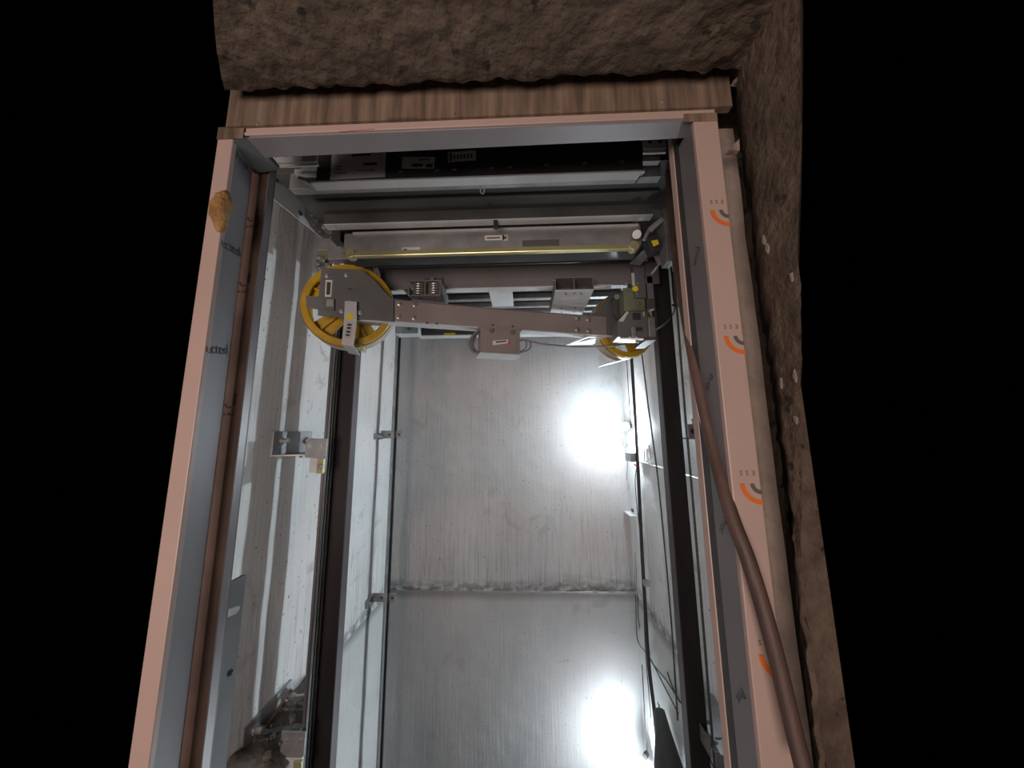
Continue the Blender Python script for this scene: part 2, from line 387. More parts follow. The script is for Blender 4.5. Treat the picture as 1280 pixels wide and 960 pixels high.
# right jamb
jr = MB().box(.393, .447, .662, .674, -1.46, .712).build('jamb_front', 'film', dr, .002)
ji = MB().prism([(.393, .664, -1.46), (.399, .664, -1.46), (.409, .752, -1.46), (.401, .752, -1.46)], (0, 0, 2.17)).build('jamb_inner', 'steel_inner', dr)
box('jamb_tape', (.372, .446, .6600, .6622, .693, .714), 'board', dr)
jf = MB(); jf.tube([(.407, .775, -1.46), (.407, .775, .775)], .0, 4)
jb = MB().prism([(.396, .790, -1.46), (.398, .773, -1.46), (.407, .768, -1.46), (.419, .772, -1.46), (.423, .80, -1.46)], (0, 0, 2.235)).build('jamb_back_flange', 'film', dr, smooth=False)
MB().box(.400, .423, .748, .772, -1.46, .74).build('jamb_seam', 'black', dr, label='dark seam between the two jamb sections')
# left jamb
jl = MB().box(-.716, -.678, .662, .674, -1.46, .700).build('jamb_front', 'film', dr, .002)
jli = MB().prism([(-.678, .664, -1.46), (-.683, .664, -1.46), (-.705, .745, -1.46), (-.699, .745, -1.46)], (0, 0, 2.15)).build('jamb_inner', 'steel_inner', dr)
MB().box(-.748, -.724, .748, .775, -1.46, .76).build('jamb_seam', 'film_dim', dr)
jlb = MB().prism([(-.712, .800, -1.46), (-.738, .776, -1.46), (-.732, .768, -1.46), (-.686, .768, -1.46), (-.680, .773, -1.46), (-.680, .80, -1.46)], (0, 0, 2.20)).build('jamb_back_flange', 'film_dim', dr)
MB().box(-.680, -.6765, .773, .792, -1.46, .755).build('jamb_back_return', 'steel_inner', dr)
MB().prism([(-.678, .664, .700), (-.64, .664, .712), (-.64, .76, .712), (-.705, .76, .700)], (0, 0, -.010)).build('mitre_return', 'dark', dr)
MB().box(-.716, -.652, .660, .6625, .696, .728).build('jamb_tape', 'board', dr)
# prints on the film of the right jamb: letters hang upside down, arcs below them
for py, pxl in ((252, 0), (408, 1), (591, 2), (803, 3)):
    lx = (893, 915, 936, 960)[pxl]
    o_ = U(lx, py, Y=.6615)
    text('film_lettering', 'ESS', .0125, (.424, .6614, o_.z), (-1, 0, 0), (0, 0, -1), 'grey_print', jr, spacing=1.9)
    c_ = Vector((.4465, .6613, o_.z-.020))
    arc_print('orange_arc', c_, (1, 0, 0), (0, 0, 1), .030, .0385, 180, 270, 'orange', jr)
    arc_print('grey_arc', c_+Vector((-.0, 0, 0)), (1, 0, 0), (0, 0, 1), .0120, .0195, 180, 270, 'grey_print', jr)
# diagonal words on the grey inner faces
def inner_print(s, px, py, parent, X0, side):
    p = U(px, py, X=X0)
    if side > 0: r, u = Vector((.012, .62, -.78)), Vector((.0, .78, .62))
    else: r, u = Vector((.02, .97, .22)), Vector((0, -.22, .97))
    if side > 0: u = -u; r = -r
    text('film_lettering', s, .026, p, r if side < 0 else r, u, 'ink', parent)
for (px, py) in ((871, 322), (888, 478), (903, 655), (925, 866)):
    q_ = U(px, py, X=.400); y_ = .708; z_ = q_.z
    text('film_lettering', 'Prot', .023, (.3955, y_, z_), (.05, .60, -.80), (0, -.80, -.60), 'ink', ji)
text('film_lettering', 'Prot', .034, Vector((-.6855, .700, .672)), (-.25, .95, .20), (0, -.2, .97), 'ink', jli)
text('film_lettering', 'ected', .034, Vector((-.6860, .702, .443)), (-.25, .95, .20), (0, -.2, .97), 'ink', jli)
text('film_lettering', 'ected', .034, Vector((-.6860, .700, .195)), (-.25, .95, .20), (0, -.2, .97), 'ink', jli)
for zc in (.565, .385, .075):
    c_ = Vector((-.7065, .7668, zc+.004))
    arc_print('film_logo', c_, (1, 0, 0), (0, 0, 1), .008, .012, 180, 300, 'ink', jlb)
    MB().box(-.697, -.691, .7665, .768, zc, zc+.028).build('film_logo', 'ink', jlb)
    text('film_lettering', 'AND', .011, (-.704, .7670, zc-.022), (1, 0, 0), (0, 0, 1), 'ink', jlb, spacing=1.6)

# ================================================================== GUIDE RAILS
YR = 1.72
def rail(name, xt, xb, side, label):
    t = thing(name, (xb, YR, -3.3), label, 'guide rail', 'main guide rails of the car'); z0, z1 = -3.3, 1.6
    s = 1 if side > 0 else -1                       # blade points from xb to xt
    box('blade', (*sorted((xt-s*.004, xb)), YR-.022, YR+.022, z0, z1), 'rail_black', t, .001)
    box('running_edge', (*sorted((xt-s*.004, xt)), YR-.022, YR+.03, z0, z1), 'rail_tip', t, 0)
    if side < 0: box('flange', (*sorted((xb-.012, xb)), YR-.02, YR+.105, z0, z1), 'rail_grey', t, .001); return t
    f = box('flange', (*sorted((xb, xb-s*.012)), YR-.105, YR-.015, z0, z1), 'rail_grey', t, .001)
    for k, y in enumerate((-.095, -.068, -.044)):
        box('rib', (*sorted((xb, xb+s*.006)), YR+y-.007, YR+y+.006, z0, z1), 'rail_grey', f, .0015)
    return t
TL, BL = -.892, -.973
TR, BR = .707, .793
rail('guide_rail', TL, BL, 1, 'tall black T-shaped guide rail on the left wall of the shaft')
rail('guide_rail', TR, BR, -1, 'tall black T-shaped guide rail on the right wall of the shaft')
box('tape_strip', (-1.034, -1.030, 1.735, 1.828, -3.3, 1.2), 'galv_dull', None, .0005,
    label='flat steel strip hanging directly behind the left guide rail, seen by its shadow', cat='strip')
# slim counterweight rail in the back left corner
def slim(name, px0, px1, y, label):
    a = U(492, 560, Y=y); t = thing(name, (a.x, y, -3.3), label, 'guide rail'); x = a.x-.002
    box('flange', (x-.024, x+.024, y, y+.006, -3.3, 1.25), 'rail_grey', t, .001)
    box('blade', (x-.006, x+.008, y-.045, y, -3.3, 1.25), 'galv_dull', t, .001)
    box('edge_lip', (x+.014, x+.024, y-.012, y, -3.3, 1.25), 'rail_black', t, .001); return x
YC = 2.74
xc = slim('counterweight_rail', 490, 500, YC, 'slim grey rail standing in the back left corner of the shaft')
for py, lb in ((543, 'upper grey two-hole clip holding the slim back-left rail'), (747, 'lower grey two-hole clip holding the slim back-left rail')):
    p = U(490, py, Y=YC-.01); t = thing('rail_clip', (XL, YC, p.z), lb, 'bracket', 'clips of the slim rail')
    a = MB().box(xc-.105, xc+.072, YC-.012, YC-.006, p.z-.032, p.z+.032).build('plate', 'galv_dull', t, .004)
    for dx in (-.034, .048): MB().tube([(xc+dx, YC-.0135, p.z-.002), (xc+dx, YC-.010, p.z-.002)], .010, 12).build('bolt_hole', 'black', a)
    box('arm', (XL-.005, xc-.09, YC-.012, YC+.05, p.z-.034, p.z-.028), 'galv_dull', t)
    b = box('wall_foot', (XL-.01, XL+.018, YC-.10, YC+.03, p.z-.04, p.z+.012), 'galv_dull', t)
    bolt(t, (XL+.018, YC-.07, p.z-.015), (1, 0, 0), .010, .03)
    bolt(t, (XL+.018, YC-.01, p.z-.02), (1, 0, 0), .010, .03)

# left wall bracket at eye height
def left_bracket(z, label):
    t = thing('rail_bracket', (XL, 1.6, z-.03), label, 'bracket', 'wall brackets of the left guide rail')
    a = box('wall_plate', (XL-.006, XL+.010, 1.55, 1.84, z-.03, z+.082), 'galv_dull', t)
    MB().prism([(XL, 1.55, z-.036), (XL, 1.84, z-.036), (BL-.03, 1.76, z-.036), (BL-.03, 1.62, z-.036), (XL+.06, 1.56, z-.036)], (0, 0, .007)).build('shelf', 'galv_dull', t, .001)
    bolt(t, (XL+.010, 1.61, z+.036), (1, 0, 0), .013, .035); bolt(t, (XL+.010, 1.80, z+.034), (1, 0, 0), .013, .045)
    MB().tube([(XL+.04, 1.80, z+.034), (XL+.10, 1.81, z+.034)], .005, 6).build('anchor_rod', 'galv', t)
    s = box('arm_plate', (BL-.085, BL+.020, 1.592, 1.600, z-.045, z+.045), 'galv_dull', t)
    box('arm_shelf', (BL-.085, BL-.016, 1.594, 1.70, z-.045, z-.038), 'galv_dull', t)
    for x in (BL-.062, BL-.0): bolt(t, (x, 1.592, z+.012), (0, -1, 0), .008, .008)
    for x, y in ((XL+.05, 1.70), (XL+.14, 1.68)): bolt(t, (x, y, z-.036), (0, 0, -1), .008, .016)
    c = box('rail_clamp', (BL-.055, BL+.016, 1.585, 1.602, z-.115, z-.046), 'pale', t)
    box('clamp_jaw', (BL-.012, BL+.022, 1.575, 1.586, z-.118, z-.05), 'zinc', t); bolt(t, (BL+.006, 1.575, z-.085), (0, -1, 0), .011, .012, 'spring')
    return t
left_bracket(-.058, 'galvanised bolted bracket fixing the left guide rail at eye height')
left_bracket(-1.30, 'dirty bolted bracket fixing the left guide rail at the bottom of the picture')
# cement ledge crusted round the lowest left bracket
def ledge():
    vs = []; fs = []; nu, nv = 26, 22
    for i in range(nu+1):
        for j in range(nv+1):
            a, b = i/nu, j/nv; y = 1.46+.52*a; x = XL-.01+.20*b*(.8+.25*math.sin(a*5)+.15*ns((0, y, 0), 9))
            vs.append(Vector((x, y, -1.29-.02*b-.05*b**3+.012*ns((x, y, 0), 12)+.006*ns((x, y, 1), 34)+.02*math.exp(-((a-.1)/.08)**2)*(1-b))))
    for i in range(nu):
        for j in range(nv): k = i*(nv+1)+j; fs.append((k, k+1, k+nv+2, k+nv+1))
    per = [i*(nv+1) for i in range(nu+1)]+[nu*(nv+1)+j for j in range(1, nv+1)]+[i*(nv+1)+nv for i in range(nu-1, -1, -1)]+[j for j in range(nv-1, 0, -1)]
    b0 = len(vs); q = len(per)
    for k in per: vs.append(Vector((XL-.01+(vs[k].x-XL)*.45, vs[k].y, vs[k].z-.12-.04*ns(vs[k], 11))))
    fs += [(per[i], per[(i+1) % q], b0+(i+1) % q, b0+i) for i in range(q)]+[tuple(b0+i for i in range(q))[::-1]]
    return MB().add(vs, fs)
lg = ledge().build('cement_ledge', 'dirt', None, smooth='angle', label='rough dirty cement ledge crusted on the lower left wall', cat='ledge')
for k in range(22):
    y = random.uniform(1.5, 1.92); x = XL+random.uniform(.02, .15); s = random.uniform(.005, .014)
    c = Vector((x, y, -1.29+s*.3)); pts = [c+Vector((math.cos(a)*s*random.uniform(.7, 1.3), math.sin(a)*s*random.uniform(.7, 1.5), 0)) for a in [q*PI/3 for q in range(6)]]
    MB().prism(pts, (0, 0, -s*1.6)).build('rubble_piece', 'dirt' if k % 3 else 'plaster', lg)
MB().tube(spline([(XL+.01, 1.86, -1.34), (XL+.03, 1.80, -1.24), (XL+.025, 1.72, -1.275), (XL+.02, 1.60, -1.295)], 5), .006, 8).build('rebar_stub', 'rust', None, label='rusty bent rebar stub sticking up behind the cement ledge', cat='rebar')

# right wall brackets
def right_bracket(z, label):
    t = thing('rail_bracket', (XR, 1.72, z-.03), label, 'bracket', 'wall brackets of the right guide rail')
    box('clamp_plate', (BR-.02, BR+.03, 1.60, 1.612, z-.03, z+.035), 'galv_dull', t, .003)
    box('clamp_tab', (BR+.006, BR+.028, 1.604, 1.61, z+.03, z+.062), 'galv_dull', t, .003)
    MB().tube([(BR+.004, 1.599, z+.002), (BR+.004, 1.603, z+.002)], .012, 12).build('bolt_hole', 'black', t)
    box('shelf', (BR-.0, XR+.005, 1.56, 1.84, z-.036, z-.030), 'galv_dull', t)
    bolt(t, (BR+.03, 1.61, z+.0), (1, 0, 0), .011, .014); bolt(t, (XR-.02, 1.70, z-.030), (0, 0, 1), .009, .013); bolt(t, (XR-.02, 1.70, z-.036), (0, 0, -1), .010, .03)
    MB().tube([(XR+.002, 1.69, z-.052), (XR-.05, 1.69, z-.052)], .006, 8).build('anchor_rod', 'galv', t)
    return t
right_bracket(.005, 'small galvanised bracket on the right guide rail at eye height')
# lower right bracket: a perforated plate seen from above
zb = -1.30
t = thing('perforated_bracket', (XR, 1.72, zb-.12), 'wide perforated galvanised bracket low on the right guide rail', 'bracket')
pl = MB().prism([(BR-.035, 1.66, zb), (BR-.02, 1.60, zb), (XR, 1.52, zb), (XR+.005, 1.92, zb), (BR+.01, 1.86, zb)], (0, 0, -.008)).build('plate', 'galv_dull', t, .001)
for x, y, r in ((BR-.0, 1.64, .010), (BR+.026, 1.74, .012), (BR+.028, 1.66, .006), (BR+.04, 1.66, .006), (BR+.016, 1.66, .006), (XR-.018, 1.56, .008), (XR-.03, 1.60, .008)):
    MB().tube([(x, y, zb+.0015), (x, y, zb-.001)], r, 12).build('bolt_hole', 'black', pl)
box('front_lip', (BR-.035, BR-.029, 1.62, 1.72, zb-.04, zb+.03), 'galv_dull', t); box('upright', (BR-.03, XR, 1.585, 1.592, zb-.05, zb), 'galv_dull', t)
MB().prism([(XR-.06, 1.60, zb-.008), (XR-.005, 1.60, zb-.008), (XR-.01, 1.60, zb-.20), (XR-.035, 1.60, zb-.16)], (0, .02, 0)).build('gusset', 'dark', t)
bolt(t, (XR-.02, 1.70, zb), (0, 0, 1), .010, .03)

# ================================================================== CAR UNDERSIDE
car = thing('elevator_car', (-.1, 1.7, .70), 'underside of the elevator car with its cross beams and black front sill box', 'elevator car')
XA, XB = -.86, .66
box('floor_deck', (XA, XB, 1.0, 2.62, .905, .93), 'deck', car)
box('back_panel', (XA, XB, 2.60, 2.62, .93, 1.6), 'dark', car); box('side_panel', (XA, XA+.02, 1.0, 2.62, .93, 1.6), 'dark', car)
box('side_panel', (XB-.02, XB, 1.0, 2.62, .93, 1.6), 'dark', car); box('front_panel', (XA, XB, 1.0, 1.02, .93, 1.6), 'dark', car)
box('side_skirt', (-.87, -.862, 1.47, 2.60, .79, .93), 'dark', car)
sb = box('sill_box', (-.672, .392, .950, .992, .828, 1.0), 'black', car, .001)
box('sill_strip', (-.690, .392, .950, .985, .822, .828), 'pale', car, .001)
box('sill_lip', (-.672, .392, .985, .998, .822, .834), 'galv_dull', car, .001)
MB().prism([(.392, .950, .822), (.398, .950, .822), (.385, .996, .822), (.379, .996, .822)], (0, 0, .01)).build('sill_end_cap', 'galv', car)
MB().prism([(-.722, .935, .825), (-.700, .945, .825), (-.672, .996, .825), (-.69, .996, .825)], (0, 0, .012)).build('sill_end_cap', 'galv_dull', car)
box('sill_channel', (-.80, .47, 1.000, 1.03, .845, .905), 'galv_dull', car)
box('front_rail', (-.76, .455, .965, .985, .872, .89), 'pale', car); box('front_rail', (-.76, .455, .995, 1.002, .905, .99), 'galv', car)
def sticker(parent, px0, py0, px1, py1, Y, mt, lines, name='paper_label', ink='ink', tilt=0, lab=None):
    a, b = U(px0, py0, Y=Y), U(px1, py1, Y=Y); cx, cz = (a.x+b.x)/2, (a.z+b.z)/2; w, h = abs(b.x-a.x)/2, abs(a.z-b.z)/2
    R = lambda v: Vector((cx+(v.x)*math.cos(tilt)-v.z*math.sin(tilt), v.y, cz+v.x*math.sin(tilt)+v.z*math.cos(tilt)))
    l = MB().box(-w, w, Y-.0006, Y, -h, h, R).build(name, mt, parent, label=lab)
    for (u0, u1, v0, v1) in lines: MB().box(-w+2*w*u0, -w+2*w*u1, Y-.0009, Y-.0005, h-2*h*v1, h-2*h*v0, R).build('print_line', ink, l)
    return l
sticker(sb, 415, 192, 481, 222, .949, 'paper_dim', [(.38, .72, .06, .14), (.60, .84, .42, .52), (.08, .2, .5, .53), (.08, .2, .6, .63), (.08, .3, .75, .78), (.5, .8, .7, .73)], tilt=.02, lab='large grey instruction sheet')
sticker(sb, 503, 197, 543, 210, .949, 'paper_dim', [(.3, .65, .6, .85), (.5, .85, .2, .3), (.75, .95, .6, .9)], tilt=-.05, lab='smaller torn grey label')
sticker(sb, 560, 190, 595, 201, .949, 'paper_dim', [(.05, .15, .1, .9)]+[(.2+.12*k, .27+.12*k, .3, .75) for k in range(6)], tilt=.04, lab='grey bar code label')
for px, py in ((501, 215), (546, 213), (568, 212), (614, 210), (637, 209), (683, 206), (731, 204), (777, 202)):
    q_ = U(px, py, Y=.950); box('slot', (q_.x-.007, q_.x+.007, .9485, .9505, q_.z-.003, q_.z+.003), 'galv_dull', sb, .0005)
h = U(603, 236, Z=.822)
MB().tube(spline([(h.x-.004, .992, .822), (h.x-.004, .992, .800), (h.x+.006, .992, .797), (h.x+.008, .992, .815)], 4), .0022, 6).build('wire_hook', 'galv', car)
# first cross beam, then the lighter beam with the label, the zinc bar and the heavy main beam
def xbeam(name, x0, x1, y0, y1, z0, z1, m, under='pale', lipm=None):
    o = box(name, (x0, x1, y0, y0+.005, z0, z1), m, car, .001)
    box('flange', (x0, x1, y0, y1, z0-.004, z0), under, o, .0005); return o
MB().box(-.80, .52, 1.13, 1.20, .893, .905).build('deck_rib', 'deck', car, .002)
xbeam('cross_beam', -.80, .52, 1.20, 1.236, .850, .905, 'dark')
o_ = MB().tube([(-.10, 1.21, .846), (-.10, 1.21, .815)], .010, 10).build('stud', 'black', car)
cb = xbeam('cross_beam', -.76, .50, 1.285, 1.40, .775, .862, 'galv_dull', 'dark')
box('top_lip', (-.72, .49, 1.275, 1.285, .852, .862), 'pale', cb, .0005)
sticker(cb, 606, 294.5, 630, 300, 1.2845, 'paper', [(.1, .8, .4, .65)], lab='small white serial label'); sticker(cb, 628, 293.5, 635, 301, 1.2845, 'paper_dim', [(.3, .7, .3, .7)])
sticker(cb, 502, 309.5, 525, 315.5, 1.2845, 'paper_dim', [(.1, .3, .3, .7)])
box('dark_patch', (.005, .16, 1.2835, 1.286, .778, .806), 'dark', cb, .0005)
zr = MB().box(-.73, .475, 1.262, 1.284, .742, .765).build('zinc_bar', 'zinc', car, .003, label='shiny yellowish zinc-plated bar')
for x in (-.715, .46): MB().tube([(x, 1.255, .754), (x, 1.29, .754)], .020, 16).build('bar_end', 'zinc', zr, .001)
box('deck_step', (-.76, .52, 1.40, 1.58, .862, .87), 'dark', car)
o = box('main_beam', (-.87, .70, 1.60, 1.61, .748, .862), 'grey', car, .002); box('top_flange', (-.87, .70, 1.60, 1.70, .862, .87), 'dark', o)
box('bottom_flange', (-.87, .46, 1.60, 1.645, .742, .748), 'pale', o, .001)
for px, py in ((701, 339), (718, 339)): MB().tube([U(px, py, Y=1.5995), U(px, py, Y=1.602)], .004, 8).build('bolt_hole', 'black', o)
box('packing_plate', (-.172, -.048, 1.60, 1.84, .738, .742), 'pale', car, .001)
for y0, y1 in ((2.03, 2.07), (2.17, 2.20), (2.28, 2.31), (2.38, 2.41)): MB().box(XA+.02, XB-.02, y0, y1, .868, .905).build('deck_rib', 'galv_dull', car, .004)
rb = box('rear_beam', (-.82, .62, 2.48, 2.49, .775, .905), 'dark', car); box('flange', (-.82, .62, 2.48, 2.56, .768, .775), 'pale', rb)
a_ = U(562, 418, Y=2.479); box('yellow_tape', (a_.x-.045, a_.x+.045, 2.4785, 2.4805, .770, .790), 'tag_yellow', rb, 0)
box('block', (U(494, 408, Y=2.40).x, U(523, 408, Y=2.40).x, 2.40, 2.50, .765, .835), 'pale', rb, .003)
# left side brace running back from the landing to the safety gear
br = MB().prism([U(334, 200, X=-.905), U(424, 299, X=-.905), U(402, 298, X=-.905), U(337, 246, X=-.905)], (.006, 0, 0)).build('side_brace', 'pale', car, .001)
for px, py, r in ((345, 225, .006), (375, 267, .007), (390, 270, .0035), (396, 276, .0035), (393, 281, .0035), (405, 285, .0035), (400, 290, .003)):
    bolt(br, U(px, py, X=-.899), (1, 0, 0), r, .006, 'spring' if r < .005 else 'black')
box('side_brace_foot', (-.90, -.80, 1.40, 1.46, .81, .93), 'galv_dull', car)

# mounting brackets of the landing door gear, either side of the header
def perf(x0, x1, label, dx):
    t = thing('track_bracket', ((x0+x1)/2, .84, .80), label, 'bracket', 'perforated strips behind the header')
    a = box('perforated_strip', (x0, x1, .838, .843, .796, .846), 'pale', t, .001)
    n = int((x1-x0)/.028)
    for k in range(n): MB().tube([(x0+.018+k*.028, .8372, .818), (x0+.018+k*.028, .8382, .818)], .0055, 10).build('slot_hole', 'black', a)
    box('lower_lip', (x0, x1, .843, .850, .788, .796), 'pale', t, .001)
perf(-.765, -.595, 'perforated galvanised strip behind the left end of the door header', 0)
perf(.352, .416, 'perforated galvanised strip behind the right end of the door header', 0)

# ---- rubber-spring bracket and open channel bracket under the main beam
sx0, sx1 = -.538, -.386
t = thing('spring_bracket', (-.46, 1.53, .66), 'steel tray with two short coil springs under the main beam', 'bracket')
tr = MB().box(sx0, sx1, 1.47, 1.63, .655, .659); tr.box(sx0, sx0+.004, 1.47, 1.63, .659, .70); tr.box(sx1-.004, sx1, 1.47, 1.63, .659, .72); tr.box(sx0-.03, sx0, 1.47, 1.56, .688, .692)
tr = tr.build('tray', 'grey', t, .001); box('tray_top', (sx0, sx1, 1.47, 1.60, .727, .731), 'grey', t)
box('divider', ((sx0+sx1)/2-.003, (sx0+sx1)/2+.003, 1.475, 1.60, .659, .727), 'grey', t)
for cx in (-.500, -.424):
    MB().tube([(cx+.026*math.cos(a*.3), 1.505+.026*math.sin(a*.3), .662+.060*a/105) for a in range(106)], .0048, 8).build('coil_spring', 'spring', t, smooth=True)
    MB().tube([(cx, 1.505, .661), (cx, 1.505, .725)], .012, 10).build('spring_core', 'dark', t)
for cx in (-.49, -.42): MB().tube([(cx, 1.500, .6535), (cx, 1.500, .656)], .008, 10).build('bolt_hole', 'black', tr)
st = box('hanger', (-.50, -.405, 1.585, 1.60, .731, .80), 'dark', t); box('hanger_rib', (-.462, -.445, 1.56, 1.586, .731, .79), 'galv_dull', t); bolt(t, (-.485, 1.585, .765), (0, -1, 0), .007, .008); bolt(t, (-.422, 1.585, .765), (0, -1, 0), .007, .008)
t = thing('channel_bracket', (.255, 1.66, .675), 'open grey channel bracket with four holes under the main beam', 'bracket')
x0, x1 = .160, .344
pl = box('bottom_plate', (x0, x1, 1.50, 1.83, .675, .681), 'pale', t, .001); box('side_plate', (x0, x0+.005, 1.50, 1.83, .681, .742), 'grey', t); box('side_plate', (x1-.005, x1, 1.50, 1.83, .681, .742), 'grey', t)
box('divider', ((x0+x1)/2-.003, (x0+x1)/2+.003, 1.50, 1.83, .681, .735), 'grey', t); box('back_plate', (x0, x1, 1.60, 1.606, .681, .742), 'dark', t); box('top_plate', (x0, x1, 1.49, 1.83, .735, .741), 'grey', t)
box('ear', (x1, x1+.055, 1.50, 1.52, .690, .694), 'galv', t)
for x, y in ((.215, 1.535), (.255, 1.53), (.290, 1.535), (.215, 1.72), (.290, 1.72), (.222, 1.78), (.292, 1.78)): MB().tube([(x, y, .6738), (x, y, .6755)], .006, 10).build('bolt_hole', 'black', pl)
a_ = U(712, 373, Z=.6745); box('paper_label', (a_.x-.04, a_.x+.04, a_.y-.016, a_.y+.016, .6742, .675), 'paper', pl, 0)

# ================================================================== SLING WITH ITS TWO SHEAVES
PL, PR = U(438, 385, Y=1.47), U(777, 409, Y=1.93)
u_ = (PR-PL).normalized(); n_ = Vector((u_.y, -u_.x, 0)).normalized(); v_ = u_.cross(-n_).normalized()
if v_.z < 0: v_ = -v_
def UP2(px, py, h):
    r = ray(px, py); p0 = PL+n_*h; return r*(p0.dot(n_)/r.dot(n_))
def PRM(pts, h, th): return MB().prism([UP2(x, y, h) for x, y in pts], -n_*th)
FP = .075
dg = thing('sheave_beam', (PL+PR)/2-v_*.06, 'pinkish grey diagonal steel beam carrying the two yellow pulleys', 'beam')
PRM([(449, 373), (490, 373.5), (600, 384), (740, 394.5), (758, 396), (758, 419), (740, 418), (600, 409), (490, 401.5), (449, 400)], FP, .008).build('web', 'beamgrey', dg, .001)
PRM([(430, 400.5), (490, 402.5), (600, 410), (772, 421), (772, 419.8), (600, 408.6), (490, 401.2), (430, 399)], FP+.002, .060).build('bottom_flange', 'pale', dg, .0005)
PRM([(490, 373.5), (600, 384), (740, 394.5), (740, 396), (600, 385.5), (490, 375)], FP, .055).build('top_flange', 'beamgrey', dg, .0005)
lp = PRM([(402, 335), (452, 337), (468, 350), (482, 366), (492, 374), (492, 402), (470, 400), (430, 397), (397, 394), (398, 370)], FP+.012, .008).build('end_plate', 'plategrey', dg, .001)
PRM([(382, 369), (418, 373), (418, 388), (398, 386), (383, 384)], FP+.020, .008).build('side_tab', 'plategrey', dg, .001)
arc = [(772+34*math.cos(math.radians(a)), 398+32*math.sin(math.radians(a))) for a in range(200, 275, 12)]
rp = PRM([(738, 393.5), (747, 389), (754, 378), (765, 368), (775, 363), (790, 362), (800, 380), (800, 424), (770, 421), (738, 419)], FP-.006, .008).build('end_plate', 'plategrey', dg, .001)
for px, py in ((499, 379.5), (518, 381), (498, 396), (517, 397)): bolt(dg, UP2(px, py, FP), n_, .009, .010, 'spring')
for px, py in ((722, 398), (736, 400), (722, 412.5), (736, 414)): bolt(dg, UP2(px, py, FP), n_, .011, .010, 'spring')
for px, py in ((534, 404), (546, 404.5), (616, 406), (641, 408)): bolt(dg, UP2(px, py, FP+.002), n_, .0035, .004, 'black')
for px, py, r in ((438, 362, .008), ): MB().tube([UP2(px, py, FP+.0125), UP2(px, py, FP+.011)], r, 12).build('bolt_hole', 'black', lp)
for px, py in ((433, 344), (427, 389), (450, 391), (409, 345)): bolt(lp, UP2(px, py, FP+.012), n_, .007, .008, 'galv')
bolt(lp, UP2(438, 380, FP+.012), n_, .013, .014, 'spring')
# stickers and rope guard on the left plate
def psticker(parent, pts, h, m, lines=(), lab=None, name='paper_label'):
    l = PRM(pts, h, .0006).build(name, m, parent, label=lab)
    a, b, c, d = [UP2(x, y, h+.0003) for x, y in pts]
    for (s0, s1, t0, t1) in lines:
        f = lambda s, t: (a*(1-s)+b*s)*(1-t)+(d*(1-s)+c*s)*t
        MB().prism([f(s0, t0), f(s1, t0), f(s1, t1), f(s0, t1)], -n_*.0003).build('print_line', 'ink', l)
psticker(lp, [(407, 350), (415.5, 350), (414, 371), (406, 371)], FP+.0125, 'paper', [(.2, .8, .12, .88)], lab='upright label with a dark code panel')
PRM([(408, 374), (417, 374), (417, 383), (408, 383)], FP+.022, .004).build('small_plate', 'galv_dull', dg, .0005)
g1 = PRM([(431, 376), (446, 377), (446, 400), (442, 432), (427, 429), (430, 400)], FP+.030, .005).build('rope_guard', 'pale', dg, .001, label='pale steel strap bent under the left pulley')
psticker(g1, [(433, 402), (442, 402.5), (438, 423), (430, 422)], FP+.031, 'paper_dim', [(.2, .8, .12, .25), (.2, .8, .32, .45), (.2, .8, .55, .68), (.2, .8, .76, .88)])
c0 = UP2(437.5, 396, FP+.031); MB().tube([c0, c0+n_*.0006], .0145, 20).build('round_sticker', 'tag_yellow', g1, label='round yellow sticker')
c1, c2 = UP2(427, 429, FP+.030), UP2(442, 432, FP+.030); MB().prism([c1, c2, c2-n_*.17, c1-n_*.17], (0, 0, -.005)).build('guard_foot', 'pale', g1)
gf = UP2(436, 431, FP+.03); box('keeper_screw', (gf.x+.02, gf.x+.032, gf.y+.06, gf.y+.10, gf.z-.012, gf.z+.012), 'zinc', g1)
